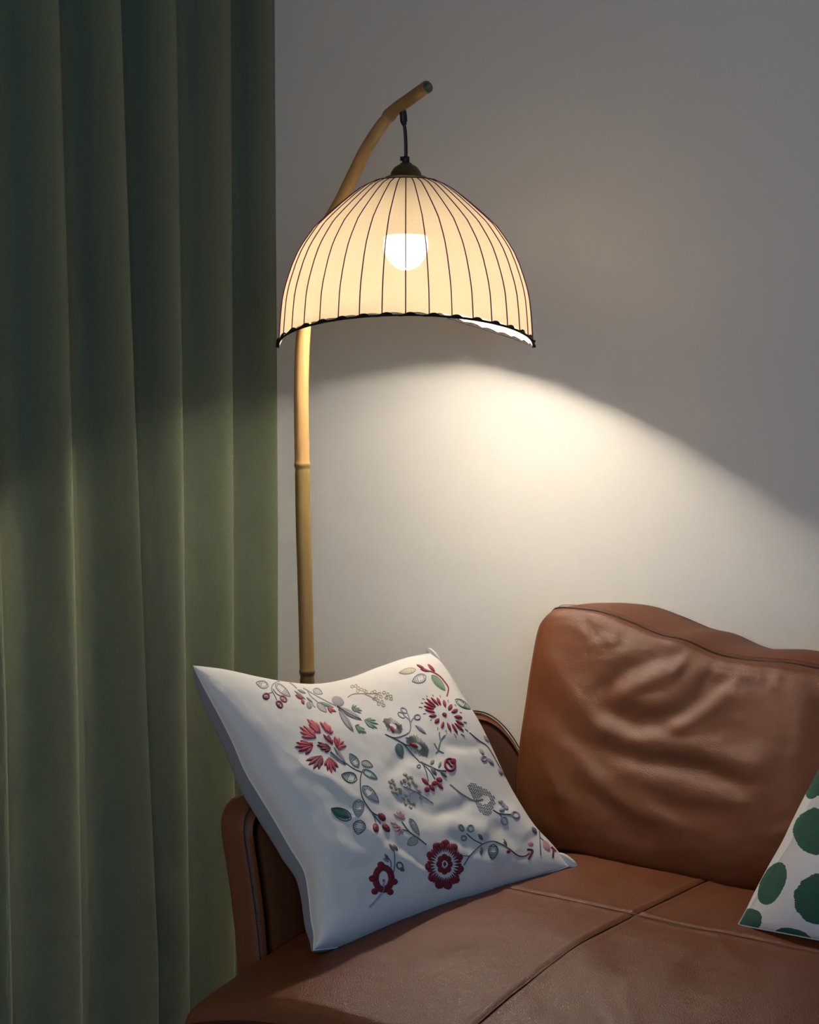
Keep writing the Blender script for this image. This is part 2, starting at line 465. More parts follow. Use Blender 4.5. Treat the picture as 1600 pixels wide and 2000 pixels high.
# stripes: thin raised threads along 36 ribs
parts = []
for k in range(36):
    phi = 2 * math.pi * k / 36 + math.pi
    pl = [shade_pt(phi, (i / 34) ** 1.1, .0006) for i in range(35)]
    parts.append(tube(pl, .00085, 6))
mesh('thread_stripes', *merge(*parts), M_STRIPE, shade)
rimp = []
for k in range(360):
    phi = 2 * math.pi * k / 360; p = shade_pt(phi, 1.0, .0004)
    rimp.append(p + Vector((0, 0, -.001)))
mesh('rim_cord', *tube(rimp, .0017, 8, closed=True), M_CORD, shade)
parts = []
for k in range(36):
    phi0 = 2 * math.pi * k / 36 + math.pi
    pl = []
    for i in range(13):
        s = i / 12; ph = phi0 + (s - .5) * .16
        p = shade_pt(ph, 1.0, .0016 + .0015 * math.sin(s * math.pi)); p.z += .0022 * math.sin((s) * 2 * math.pi) * (1 if s < .5 else .6) - .0004
        pl.append(p)
    parts.append(tube(pl, lambda i: .0008 + .0011 * math.sin(i / 12 * math.pi), 6))
mesh('rim_lacing', *merge(*parts), M_CORD, shade)
# top ring and spider carrying the shade
ring = [Vector((AX.x + 61.3 * S * math.cos(a), AX.y + 61.3 * S * math.sin(a), zz(356.5))) for a in [2 * math.pi * i / 72 for i in range(72)]]
sp = [tube(ring, .0013, 8, closed=True)]
for k in range(3):
    a = 2 * math.pi * k / 3 + .4
    sp.append(tube([Vector((AX.x + .012 * math.cos(a), AX.y + .012 * math.sin(a), zz(353))), Vector((AX.x + 61 * S * math.cos(a), AX.y + 61 * S * math.sin(a), zz(356.5)))], .0012, 6))
mesh('shade_frame', *merge(*sp), M_CORD, shade)
# bulb
sock = mesh('bulb_socket', *lathe([(0, 0), (.014, 0), (.0165, -.004), (.0165, -.040), (.013, -.046), (0, -.046)], LC(351)), M_BLACK, lamp)
bulb = mesh('light_bulb', *lathe([(0, .0), (.013, .0), (.013, -.012), (.020, -.020), (.028, -.030), (.0322, -.0395), (.0322, -.041), (0, -.041)], LC(409)), M_WHITEP, sock)
rb = 43.5 * S
gp = [(0, .0)]
zb0 = 459
for y, r in ((459.5, 38), (464, 41), (472, 43.3), (480, 43.8), (490, 42), (500, 38.5), (509, 33), (517, 25.5), (523, 17), (526.5, 8.5), (527.5, 0)):
    gp.append((r * S, (460 - y) * S))
def m_bulb():
    # frosted globe over a downward facing LED board: the underside gives more light than the flanks
    t = NT('bulb_glow'); e = t.n('ShaderNodeEmission'); e.inputs[0].default_value = (1.0, .90, .77, 1)
    g = t.n('ShaderNodeNewGeometry'); sp_ = t.n('ShaderNodeSeparateXYZ'); t.l(g.outputs['Normal'], sp_.inputs[0])
    f = t.math('MAXIMUM', t.math('MULTIPLY', sp_.outputs[2], -1.0), 0.0)
    t.l(t.math('MULTIPLY', t.math('ADD', t.math('MULTIPLY', t.math('POWER', f, 4.0), 1.5), .105), BULB), e.inputs[1])
    t.l(e.outputs[0], t.out.inputs[0]); return t.m
M_BULB = m_bulb()
gl = mesh('bulb_globe', *lathe(gp, LC(460), 40), M_BULB, sock)

# ------------------------------------------------------------------ sofa
SX0, SX1 = .14, 1.80; SY0 = -1.0; SYB = -.06
sofa = empty('sofa', ((SX0 + SX1) / 2, -.5, FZ))
tag(sofa, 'brown leather sofa with low padded arm, loose back cushion and seamed seat', 'sofa')
def seat_z(x, y):
    t = max(0, (-.66 - y) / .34); z = .432 - .052 * min(1, t) ** 1.7
    tl = max(0, (.36 - x) / .22); z -= .040 * min(1, tl) ** 2.0
    return z
XS = .532; YS = -.600
SEATW = [(-.005, 38, [(1215, 1850), (1300, 1845), (1380, 1835)]), (.004, 30, [(1150, 1875), (1180, 1900)]), (.004, 22, [(1330, 1850), (1400, 1835)]),
         (-.003, 26, [(1380, 1905), (1480, 1895)]), (.003, 30, [(1230, 1930), (1290, 1900)]), (-.004, 30, [(1080, 1960), (1180, 1990)]), (.003, 40, [(1420, 1960), (1560, 1930)]),
         (-.0025, 20, [(900, 1840), (980, 1820)]), (.0025, 24, [(820, 1890), (900, 1870)]), (-.003, 26, [(1020, 1895), (1060, 1850)]), (.002, 12, [(1220, 1960), (1235, 1990)]), (.002, 12, [(1190, 1965), (1200, 1995)])]
def groove(d, w, a): return -a * math.exp(-(d / w) ** 2)
def build_seat():
    x0, x1, y0, y1 = SX0, SX1, SY0, -.20
    xs = [];
    def span(a, b, st):
        n = max(1, round((b - a) / st)); return [a + (b - a) * i / n for i in range(n)]
    xs = span(x0, .95, .0035) + span(.95, x1, .012) + [x1]
    ys = span(y0, -.35, .0035) + span(-.35, y1, .012) + [y1]
    vs = []; fs = []; nx, ny = len(xs), len(ys); rr = .022
    for j, y in enumerate(ys):
        for i, x in enumerate(xs):
            z = seat_z(x, y)
            p = Vector((x, y, z)); px, py = proj(p)
            if -100 < px < 1750 and py < 2150: z += .6 * wrinkle(px, py, SEATW)
            z += .0015 * mnoise.noise(Vector((x * 14, y * 14, 0))) + .0006 * mnoise.noise(Vector((x * 45, y * 45, 3)))
            dx = abs(x - XS); z += groove(dx, .0028, .0028) + .0014 * math.exp(-((dx - .008) / .005) ** 2)
            z += groove(abs(y - YS), .003, .002) + .001 * math.exp(-((abs(y - YS) - .009) / .006) ** 2)
            # round over to the vertical faces
            e = min(x - x0, y - y0, x1 - x)
            if e < rr: z -= rr - math.sqrt(max(0, rr * rr - (rr - e) ** 2))
            vs.append((x, y, z))
    for j in range(ny - 1):
        for i in range(nx - 1): a = j * nx + i; fs.append((a, a + 1, a + nx + 1, a + nx))
    # skirts
    loop = [i for i in range(nx)] + [j * nx + nx - 1 for j in range(1, ny)] + [(ny - 1) * nx + i for i in range(nx - 2, -1, -1)] + [j * nx for j in range(ny - 2, 0, -1)]
    prev = loop
    for k, zf in enumerate((.33, .27, .20)):
        cur = []
        for v in loop:
            cur.append(len(vs)); b = vs[v]; vs.append((b[0] + (.004 if b[0] == x0 else 0) * 0, b[1], zf if k else (b[2] + zf) / 2 - .01))
        for a in range(len(loop)):
            b = (a + 1) % len(loop); fs.append((prev[a], cur[a], cur[b], prev[b]))
        prev = cur
    return mesh('seat_cushion', vs, fs, M_LEATH, sofa)
seat = build_seat()
# raised seam welts
def on_seat(x, y, h=.0):
    z = seat_z(x, y); px, py = proj(Vector((x, y, z)))
    if -100 < px < 1750 and py < 2150: z += .6 * wrinkle(px, py, SEATW)
    return Vector((x, y, z + h))
wl = [on_seat(XS, y, -.0012) for y in [(-.36 - (.625) * i / 90) for i in range(91)]]
mesh('welt', *merge(tube(wl, .0010, 6)), M_STITCH, seat)
s1 = [on_seat(XS - .0075, -.36 - .60 * i / 90, .0006) for i in range(91)]
s2 = [on_seat(XS + .0075, -.36 - .60 * i / 90, .0006) for i in range(91)]
cs = [on_seat(.20 + 1.0 * i / 160, YS, .0002) for i in range(161)]
mesh('topstitching', *merge(tube(cs, .0009, 6)), M_STITCH2, seat)
fw = [Vector((x, SY0 - .001, seat_z(x, SY0) - .022)) for x in [SX0 + .012 + (SX1 - SX0 - .024) * i / 120 for i in range(121)]]
mesh('front_piping', *tube(fw, .0022, 8), M_STITCH, seat)
mesh('base_frame', *rbox(((SX0 + SX1) / 2, (SY0 + SYB) / 2 + .02, .16), ((SX1 - SX0) / 2 - .01, (SYB - SY0) / 2 - .03, .06), (.01, .01, .01), 4, 4, 4), M_LEATH, sofa)
for x in (SX0 + .08, SX1 - .08):
    for y in (SY0 + .08, SYB - .08):
        mesh('leg', *tube([Vector((x, y, FZ)), Vector((x, y, .11))], lambda i: (.016, .022)[i], 16), M_FELT, sofa)
# armrest (left): slab leaning slightly outward, rounded profile
AX_ = -.037
def arm_mesh(mirror=False):
    prof = []   # (y, z) outline clockwise from bottom front
    def arc(cy, cz, r, a0, a1, n):
        return [(cy + r * math.cos(math.radians(lerp(a0, a1, i / n))), cz + r * math.sin(math.radians(lerp(a0, a1, i / n)))) for i in range(n + 1)]
    out = [(-.912, .22), (-.910, .36), (-.903, .46)] + arc(-.858, .530, .042, 180, 100, 8) + [(-.70, .583), (-.50, .597), (-.40, .606)]
    out += arc(-.355, .455, .154, 98, 8, 16) + [(-.195, .40), (-.185, .30), (-.18, .22)]
    cl = cr([Vector((0, a + .040 * sst(-.6, -.85, a), b - .004 - .010 * sst(-.5, -.85, a))) for a, b in out], 120)
    # thickness rows: rounded across x
    T = .052; n = 12; rings = []
    vs = []; fs = []
    cen = Vector((0, -.5, .35))
    m = len(cl)
    for k in range(n + 1):
        u = k / n; xx = u * T
        ins = .012 * (1 - math.sqrt(max(0, 1 - (abs(2 * u - 1)) ** 4.5)))
        for i, p in enumerate(cl):
            t = (cl[min(i + 1, m - 1)] - cl[max(i - 1, 0)]).normalized(); nr = Vector((0, -t.z, t.y))
            q = p - nr * ins
            if i in (0, m - 1): q = p.copy()
            lean = -.055 * sst(.30, .62, q.z)
            x = SX0 + AX_ + xx * (1 - .12 * sst(.5, .25, q.z)) + lean
            vs.append(Vector((x, q.y, q.z)))
    for k in range(n):
        for i in range(m - 1): a = k * m + i; fs.append((a, a + m, a + m + 1, a + 1))
        fs.append((k * m, k * m + m - 1, (k + 1) * m + m - 1, (k + 1) * m))
    # side faces: shrink towards the inner region with slight padding
    for side, k in ((-1, 0), (1, n)):
        prev = [k * m + i for i in range(m)]
        for s, h in ((.97, .003), (.9, .006), (.7, .008), (.35, .009), (0.02, .009)):
            cur = []
            for i in range(m):
                b = vs[k * m + i]; q = Vector((b.x, lerp(-.55, b.y, s), lerp(.36, b.z, s)))
                lean = -.055 * sst(.30, .62, q.z)
                base = SX0 + AX_ + (T if side > 0 else 0) * (1 - .12 * sst(.5, .25, q.z)) + lean
                cur.append(len(vs)); vs.append(Vector((base + side * h * (1 if s < .99 else 0), q.y, q.z)))
            for i in range(m):
                j = (i + 1) % m
                f = (prev[i], prev[j], cur[j], cur[i]); fs.append(f if side > 0 else f[::-1])
            prev = cur
    if mirror:
        c = (SX0 + SX1); vs = [Vector((c - v.x, v.y, v.z)) for v in vs]; fs = [f[::-1] for f in fs]
    return vs, fs, cl
vs, fs, cl = arm_mesh(); arm = mesh('armrest', vs, fs, M_LEATH, sofa)
def arm_seam(off, mir=False):
    pl = []
    for p in cl:
        lean = -.055 * sst(.30, .62, p.z); pl.append(Vector((SX0 + AX_ + off + lean, p.y, p.z)))
    if mir: pl = [Vector((SX0 + SX1 - p.x, p.y, p.z)) for p in pl]
    return pl
mesh('piping', *tube(arm_seam(.048), .0009, 6), M_STITCH, arm)
vs, fs, cl = arm_mesh(True); arm2 = mesh('armrest', vs, fs, M_LEATH, sofa)
mesh('piping', *tube(arm_seam(.049, True), .0016, 6), M_STITCH, arm2)
mesh('back_frame', *rbox(((SX0 + SX1) / 2, -.098, .37), ((SX1 - SX0) / 2 - .06, .036, .22), (.02, .02, .03), 6, 6, 8), M_LEATH, sofa)

# generic inflated panel between four edges
def edges4(top, bot, left, right, N):
    return cr(top, N), cr(bot, N), cr(left, N), cr(right, N)
def coons(T, B, L, R, u, v, N):
    """T,B: left->right ; L,R: bottom->top ; sampled lists"""
    def at(A, s):
        f = s * N; i = min(N - 1, int(f)); return A[i].lerp(A[i + 1], f - i)
    t, b, l, r = at(T, u), at(B, u), at(L, v), at(R, v)
    bl, br, tl, tr = B[0], B[N], T[0], T[N]
    return b * (1 - v) + t * v + l * (1 - u) + r * u - (bl * (1 - u) * (1 - v) + br * u * (1 - v) + tl * (1 - u) * v + tr * u * v)
def warp(i, n): # denser towards the edges
    s = i / n; return .5 - .5 * math.cos(math.pi * s) if False else lerp(s, .5 - .5 * math.cos(math.pi * s), .7)

# ---- back cushion
CUSHW = [(-.010, 17, [(1334, 1272), (1290, 1283), (1235, 1305), (1180, 1345)]),
         (.007, 9, [(1341, 1277), (1330, 1296), (1318, 1312)]), (.006, 15, [(1300, 1310), (1250, 1335), (1200, 1372)]),
         (-.013, 20, [(1432, 1326), (1385, 1345), (1340, 1388), (1290, 1408), (1230, 1412), (1185, 1388)]),
         (.010, 13, [(1446, 1318), (1420, 1352), (1380, 1388), (1330, 1420)]),
         (.010, 22, [(1190, 1425), (1225, 1450), (1300, 1458), (1380, 1466), (1470, 1500)]),
         (-.009, 20, [(1190, 1462), (1250, 1486), (1340, 1492), (1440, 1535)]),
         (-.007, 34, [(1500, 1375), (1460, 1430), (1440, 1440)]), (.004, 22, [(1560, 1345), (1564, 1400), (1550, 1460)]),
         (-.006, 20, [(1600, 1380), (1610, 1450)]),
         (.006, 20, [(1060, 1275), (1110, 1345), (1160, 1400)]), (-.005, 18, [(1050, 1370), (1110, 1430), (1180, 1490)]),
         (-.008, 20, [(1125, 1530), (1180, 1570), (1250, 1630)]), (.006, 18, [(1150, 1520), (1220, 1570), (1320, 1620)]),
         (-.005, 22, [(1250, 1540), (1340, 1580), (1430, 1600)]), (.005, 22, [(1230, 1510), (1330, 1545), (1460, 1560)]),
         (.004, 12, [(1130, 1215), (1145, 1235)]), (-.005, 9, [(1148, 1218), (1160, 1240)]), (-.004, 9, [(1225, 1235), (1215, 1260)]), (.004, 9, [(1210, 1228), (1195, 1255)]),
         (-.005, 10, [(1395, 1300), (1370, 1330)]), (-.005, 12, [(1500, 1310), (1490, 1340)]), (.004, 10, [(1520, 1312), (1514, 1340)]), (-.006, 12, [(1545, 1400), (1535, 1460)]),
         (-.004, 14, [(1030, 1480), (1060, 1560), (1100, 1620)]), (.004, 12, [(1060, 1480), (1090, 1550)])]
def back_cushion(shift=0.0, first=True):
    yt, yb = -.265, -.400
    top = [ony(x, y, yt) for x, y in ((1078, 1198), (1095, 1188), (1170, 1195), (1230, 1215), (1290, 1240), (1340, 1252), (1400, 1278), (1460, 1290), (1540, 1296), (1600, 1307))]
    top += [Vector((.74, yt, .700)), Vector((.85, yt, .706)), Vector((.955, yt, .732))]
    left = [ony(1040, 1660, yb + .01), ony(1012, 1560, -.365), ony(1016, 1470, -.335), ony(1030, 1370, -.305), ony(1042, 1290, -.285), ony(1056, 1225, -.270), ony(1078, 1198, yt)]
    BLc = left[0]
    bot = [BLc, ony(1115, 1662, yb + .012), ony(1200, 1684, yb + .012), ony(1330, 1712, yb + .010), ony(1450, 1740, yb + .006), Vector((.68, yb + .004, .438)), Vector((.85, yb + .006, .438)), Vector((.965, yb + .01, .440))]
    right = [bot[-1], Vector((.975, -.35, .52)), Vector((.972, -.30, .64)), top[-1]]
    N = 120
    T, B, L, R = edges4(top, bot, left, right, N)
    nrm = Vector((0, -.96, .28)).normalized()
    nu, nv = 230, 130
    vs = []; fs = []
    grid = []
    for j in range(nv + 1):
        v = warp(j, nv); row = []
        for i in range(nu + 1):
            u = warp(i, nu); p = coons(T, B, L, R, u, v, N)
            e = (4 * u * (1 - u)) ** .45 * (4 * v * (1 - v)) ** .42
            p = p + nrm * (.050 * e)
            if first or True:
                px, py = proj(p); msk = min(1, 12 * u * (1 - u)) * min(1, 10 * v * (1 - v))
                if px < 1760: p = p + nrm * wrinkle(px, py, CUSHW) * msk * .52
                p = p + nrm * (.004 * mnoise.noise(Vector((u * 7, v * 5, 1.3))) + .0015 * mnoise.noise(Vector((u * 26, v * 18, 4)))) * e
            row.append(len(vs)); vs.append(p)
        grid.append(row)
    for j in range(nv):
        for i in range(nu): fs.append((grid[j][i], grid[j][i + 1], grid[j + 1][i + 1], grid[j + 1][i]))
    loop = grid[0][:] + [grid[j][nu] for j in range(1, nv + 1)] + [grid[nv][i] for i in range(nu - 1, -1, -1)] + [grid[j][0] for j in range(nv - 1, 0, -1)]
    front_loop = [vs[i].copy() for i in loop]
    cen = sum(front_loop, Vector()) / len(front_loop)
    prev = loop; m = len(loop)
    th = .115
    for k in range(1, 9):
        s = k / 8; cur = []
        for i, q in enumerate(front_loop):
            o = Vector((q.x - cen.x, 0, q.z - cen.z)); o.normalize()
            w = abs(o.z)
            d = Vector((0, 1, 0)) * th * s + o * (.012 * math.sin(math.pi * s) * w) - Vector((o.x, 0, 0)) * .03 * s
            # keep bottom from dipping into the seat
            p = q + d
            if q.z < .5: p.z = max(p.z, .43)
            tk = .0016 if k == 1 else 0
            cur.append(len(vs)); vs.append(p)
        for a in range(m):
            b = (a + 1) % m; fs.append((prev[a], cur[a], cur[b], prev[b]))
        prev = cur
    back = [vs[i].copy() for i in prev]; cb = sum(back, Vector()) / m
    for s in (.8, .5, .2, .01):
        cur = []
        for q in back:
            cur.append(len(vs)); vs.append(Vector((lerp(cb.x, q.x, s), min(-.137, lerp(cb.y, q.y, s)), lerp(cb.z, q.z, s))))
        for a in range(m):
            b = (a + 1) % m; fs.append((prev[a], cur[a], cur[b], prev[b]))
        prev = cur
    for v in vs: v.y = min(v.y, -.136)
    if shift: vs = [v + Vector((shift, 0, 0)) for v in vs]; front_loop = [v + Vector((shift, 0, 0)) for v in front_loop]
    o = mesh('back_cushion', vs, fs, M_LEATH, sofa)
    fl = front_loop[::2]
    mesh('piping', *tube([q + Vector((0, -.0006, .0008)) for q in fl], .0019, 8, closed=True), M_STITCH, o)
    st = []
    for q in front_loop[nu + nv + 4: 2 * nu + nv - 4: 2]: st.append(q + Vector((0, .012, .0042)))
    mesh('topstitching', *tube(st, .0005, 5), M_STITCH2, o)
    return o
bc = back_cushion()
c2 = bc.copy(); COL.objects.link(c2); c2.location.x += .80; c2.name = 'back_cushion.001'
for ch in list(bc.children):
    d = ch.copy(); COL.objects.link(d); d.parent = c2; d.matrix_parent_inverse = ch.matrix_parent_inverse.copy()

# ------------------------------------------------------------------ pillows
def pillow(name, corners, edgepx, nf, nb, bf, bb, mats, res=(160, 120), fn=None, p_exp=(.5, .5), skew=(1, 1), side_puff=1.0):
    """corners BL,BR,TR,TL in 3D; edgepx: dict of photo points along each edge (between corners)"""
    BL, BR, TR, TL = corners
    def tpar(p): return (p - CAM).dot(FW)
    def edge(a, b, pxs):
        ta, tb = tpar(a), tpar(b); n = len(pxs); out = [a]
        for i, (x, y) in enumerate(pxs):
            s = (i + 1) / (n + 1); t = 1 / lerp(1 / ta, 1 / tb, s); out.append(P(x, y, t))
        return out + [b]
    T = edge(TL, TR, edgepx['top']); B = edge(BL, BR, edgepx['bot']); L = edge(BL, TL, edgepx['left']); R = edge(BR, TR, edgepx['right'])
    N = 100; T, B, L, R = edges4(T, B, L, R, N)
    root = empty(name, ((BL + BR) / 2))
    nu, nv = res; panels = []
    for side, nr, A, mat in ((1, nf, bf, mats[0]), (-1, nb, bb, mats[1])):
        vs = []; fs = []
        for j in range(nv + 1):
            v = warp(j, nv)
            for i in range(nu + 1):
                u = warp(i, nu); p = coons(T, B, L, R, u, v, N)
                uu, vv = (u ** skew[0], v ** skew[1]) if side > 0 else (u, v)
                e = (4 * uu * (1 - uu)) ** p_exp[0] * (4 * vv * (1 - vv)) ** p_exp[1]
                if side < 0 and u < .5: e = (4 * u * (1 - u)) ** lerp(.20, .5, sst(0, .5, u)) * (4 * v * (1 - v)) ** lerp(.32, .5, sst(0, .5, u)) * lerp(side_puff, 1, sst(.0, .4, u))
                p = p + nr * (A * e)
                p = fn(p, u, v, side, e) if fn else p
                vs.append(p)
        for j in range(nv):
            for i in range(nu):
                a = j * (nu + 1) + i; f = (a, a + 1, a + nu + 2, a + nu + 1); fs.append(f if side > 0 else f[::-1])
        panels.append((vs, fs))
    fo = mesh('front_panel', *panels[0], mats[0], root); bo = mesh('back_panel', *panels[1], mats[1], root)
    loop = B[:-1] + R[:-1] + T[::-1][:-1] + L[::-1][:-1]
    loop = loop[::2]
    mesh('edge_seam', *tube(loop, .0011, 6, closed=True), mats[0], root)
    return root, fo, panels[0], (T, B, L, R, N)

BL = onz(612, 1856, .409); BR = onz(1112, 1692, .434); TL = onx(378, 1301, .030); TR = onx(846, 1276, .085)
ev = (BR - BL).normalized(); uvv = (((TL + TR) - (BL + BR)) / 2).normalized()
nF = ev.cross(uvv).normalized()
if nF.x < 0: nF = -nF
PILW = [(-.005, 12, [(790, 1560), (850, 1590), (905, 1575)]), (-.006, 16, [(845, 1480), (800, 1475), (770, 1500)]), (-.004, 10, [(880, 1455), (930, 1460)]),
        (.005, 14, [(880, 1610), (940, 1625)]), (-.006, 16, [(980, 1620), (1020, 1650), (1040, 1690)]), (.006, 14, [(1000, 1590), (1030, 1620)]),
        (-.004, 12, [(760, 1640), (820, 1680)]), (.005, 14, [(700, 1600), (760, 1660), (840, 1720)]), (-.003, 9, [(640, 1780), (620, 1820)]),
        (.004, 10, [(590, 1500), (640, 1520), (690, 1560)]), (.003, 10, [(880, 1320), (900, 1370)]), (-.004, 8, [(905, 1350), (920, 1375)]),
        (-.004, 12, [(620, 1690), (680, 1700), (720, 1690)]), (-.003, 14, [(560, 1600), (600, 1590)]), (.003, 12, [(880, 1660), (960, 1690)])]
def pfn(p, u, v, side, e):
    if side > 0:
        px, py = proj(p); m = min(1, 14 * u * (1 - u)) * min(1, 14 * v * (1 - v))
        p = p + nF * wrinkle(px, py, PILW) * m * .8
    p = p + nF * (.0035 * mnoise.noise(Vector((u * 6, v * 5, 2.0))) + .0012 * mnoise.noise(Vector((u * 22, v * 20, 5.0)))) * e
    return p
FPX = dict(
    top=[(440, 1309), (500, 1323), (560, 1334), (620, 1337), (680, 1326), (735, 1306), (790, 1287), (822, 1280)],
    bot=[(680, 1846), (760, 1815), (850, 1783), (940, 1752), (1020, 1722)],
    left=[(614, 1828), (608, 1795), (603, 1745), (594, 1700), (568, 1657), (540, 1608), (508, 1555), (480, 1508), (455, 1450), (430, 1400), (400, 1345)],
    right=[(1078, 1650), (1045, 1615), (1020, 1578), (992, 1530), (962, 1465), (935, 1410), (905, 1362), (872, 1308)])
pr, pf, pgeo, _ = pillow('embroidered_cushion', (BL, BR, TR, TL), FPX, nF, -nF, .066, .030, (M_COTTON, M_COTTON2), (220, 170), pfn, (.66, .62), (.58, .66), 2.1)
tag(pr, 'ivory cushion embroidered with red flowers, leaning on the left sofa arm', 'cushion')
pf['label'] = 'ivory front covered in floral embroidery'

# ---- embroidery: raised thread shapes laid on the front panel
bvh = BVHTree.FromPolygons([tuple(v) for v in pgeo[0]], pgeo[1])
def hit(px, py, h):
    d = ray(px, py).normalized()
    loc, n, i, dist = bvh.ray_cast(CAM, d, 10)
    if loc is None: return None
    if n.dot(nF) < 0: n = -n
    return loc + n * h
EC = {'red': (.36, .018, .04), 'coral': (.62, .085, .10), 'wine': (.20, .012, .025), 'pink': (.66, .32, .32), 'grey': (.34, .31, .31), 'mauve': (.36, .32, .37),
      'dark': (.13, .125, .13), 'olive': (.36, .31, .22), 'beige': (.62, .50, .32), 'green': (.26, .38, .25), 'sage': (.22, .30, .23), 'teal': (.035, .13, .09), 'white': (.85, .82, .78)}
EK = list(EC); EM = []
for k in EK:
    t = NT('thread_' + k); c = t.coord(); n = t.noise(c, 1400, 2, .7); col = EC[k]
    t.bsdf(t.mix(n, tuple(x * .72 for x in col), tuple(min(1, x * 1.2) for x in col)), .55, .35, t.bump(n, .5, .0006), sheen=.1); EM.append(t.m)
EV = []; EF = []; EI = []
def epoly(pts, col, h=.0014, hb=.0002):
    cx = sum(p[0] for p in pts) / len(pts); cy = sum(p[1] for p in pts) / len(pts)
    rings = []
    for s, hh in ((1, hb), (.86, h * .75), (.5, h)):
        r = []
        for x, y in pts:
            q = hit(cx + (x - cx) * s, cy + (y - cy) * s, hh)
            if q is None: return
            r.append(len(EV)); EV.append(q)
        rings.append(r)
    q = hit(cx, cy, h * 1.05)
    if q is None: return
    c = len(EV); EV.append(q); n = len(pts); k = EK.index(col)
    for a, b in zip(rings, rings[1:]):
        for i in range(n): EF.append((a[i], a[(i + 1) % n], b[(i + 1) % n], b[i])); EI.append(k)
    for i in range(n): EF.append((rings[-1][i], rings[-1][(i + 1) % n], c)); EI.append(k)
def stem(pl, w, col, h=.0011, taper=False):
    p3 = cr([Vector((x, y, 0)) for x, y in pl], max(3, len(pl) * 5)); k = EK.index(col); rows = []
    m = len(p3)
    for i, p in enumerate(p3):
        t = (p3[min(i + 1, m - 1)] - p3[max(i - 1, 0)]).normalized(); nx, ny = -t.y, t.x
        ww = w * (1 - .75 * abs(2 * i / (m - 1) - 1) ** 3 if taper else 1) / 2
        a = hit(p.x - nx * ww, p.y - ny * ww, .0001); b = hit(p.x, p.y, h); c = hit(p.x + nx * ww, p.y + ny * ww, .0001)
        if None in (a, b, c): rows.append(None); continue
        rows.append((len(EV), len(EV) + 1, len(EV) + 2)); EV.extend([a, b, c])
    for a, b in zip(rows, rows[1:]):
        if a and b:
            EF.append((a[0], b[0], b[1], a[1])); EF.append((a[1], b[1], b[2], a[2])); EI.extend([k, k])
def petal(x0, y0, x1, y1, w, col, h=.0014, blunt=.5):
    L = math.hypot(x1 - x0, y1 - y0); ux, uy = (x1 - x0) / L, (y1 - y0) / L; pts = []
    n = 9
    def wd(s): return (math.sin(math.pi * s ** blunt_e)) ** .8 if 0 < s < 1 else 0
    blunt_e = math.log(.5) / math.log(blunt) if blunt != .5 else 1
    for i in range(n): s = i / (n - 1); pts.append((x0 + ux * L * s - uy * w / 2 * wd(s), y0 + uy * L * s + ux * w / 2 * wd(s)))
    for i in range(n - 2, 0, -1): s = i / (n - 1); pts.append((x0 + ux * L * s + uy * w / 2 * wd(s), y0 + uy * L * s - ux * w / 2 * wd(s)))
    epoly(pts, col, h)
def oval(x, y, rx, ry, ang, col, h=.0014):
    a = math.radians(ang); pts = []
    for i in range(14):
        t = 2 * math.pi * i / 14; u, v = rx * math.cos(t), ry * math.sin(t); pts.append((x + u * math.cos(a) - v * math.sin(a), y + u * math.sin(a) + v * math.cos(a)))
    epoly(pts, col, h)
def ring_(x, y, rx, ry, ang, w, col, h=.0014):
    a = math.radians(ang); pl = []
    for i in range(15):
        t = 2 * math.pi * i / 14; u, v = rx * math.cos(t), ry * math.sin(t); pl.append((x + u * math.cos(a) - v * math.sin(a), y + u * math.sin(a) + v * math.cos(a)))
    stem(pl, w, col, h)
def burst(bx, by, tips, w, col, h=.0016):
    cx = sum(t[0] for t in tips) / len(tips); cy = sum(t[1] for t in tips) / len(tips)
    for tx, ty in tips: petal(lerp(bx, cx, .15), lerp(by, cy, .15), tx, ty, w, col, h * random.uniform(.8, 1.1), .6)
def hleaf(x0, y0, x1, y1, w, col, hole=True, n=None):
    """leaf drawn with concentric outline stitches and cross hatching"""
    L = math.hypot(x1 - x0, y1 - y0); ux, uy = (x1 - x0) / L, (y1 - y0) / L
    def pt(s, q): ww = math.sin(math.pi * s ** .8) ** .75 if 0 < s < 1 else 0; return (x0 + ux * L * s - uy * w / 2 * ww * q, y0 + uy * L * s + ux * w / 2 * ww * q)
    up = [pt(i / 8, 1) for i in range(9)]; dn = [pt(i / 8, -1) for i in range(9)]
    stem(up, 1.8, col); stem(dn, 1.8, col)
    n = n or max(4, int(L / 3.0))
    for i in range(1, n):
        s = i / n
        if hole and .14 < s < .46:
            stem([pt(s, 1), pt(s, .45)], 1.4, col, .0009); stem([pt(s, -.45), pt(s, -1)], 1.4, col, .0009)
        else: stem([pt(s, 1), pt(min(.98, s + .06), 0), pt(s, -1)], 1.45, col, .0009)
def pod(cx, cy, rx, ry, ang, col, hole=.42, n=34, w=1.3):
    a = math.radians(ang)
    for i in range(n):
        t = 2 * math.pi * i / n; o = random.uniform(.88, 1.05) * (1 + .06 * math.sin(5 * t))
        def q(f, tt): u, v = rx * f * math.cos(tt), ry * f * math.sin(tt); return (cx + u * math.cos(a) - v * math.sin(a), cy + u * math.sin(a) + v * math.cos(a))
        stem([q(hole * random.uniform(.95, 1.2), t), q((hole + o) / 2, t + .06), q(o, t)], w, col, .0009)
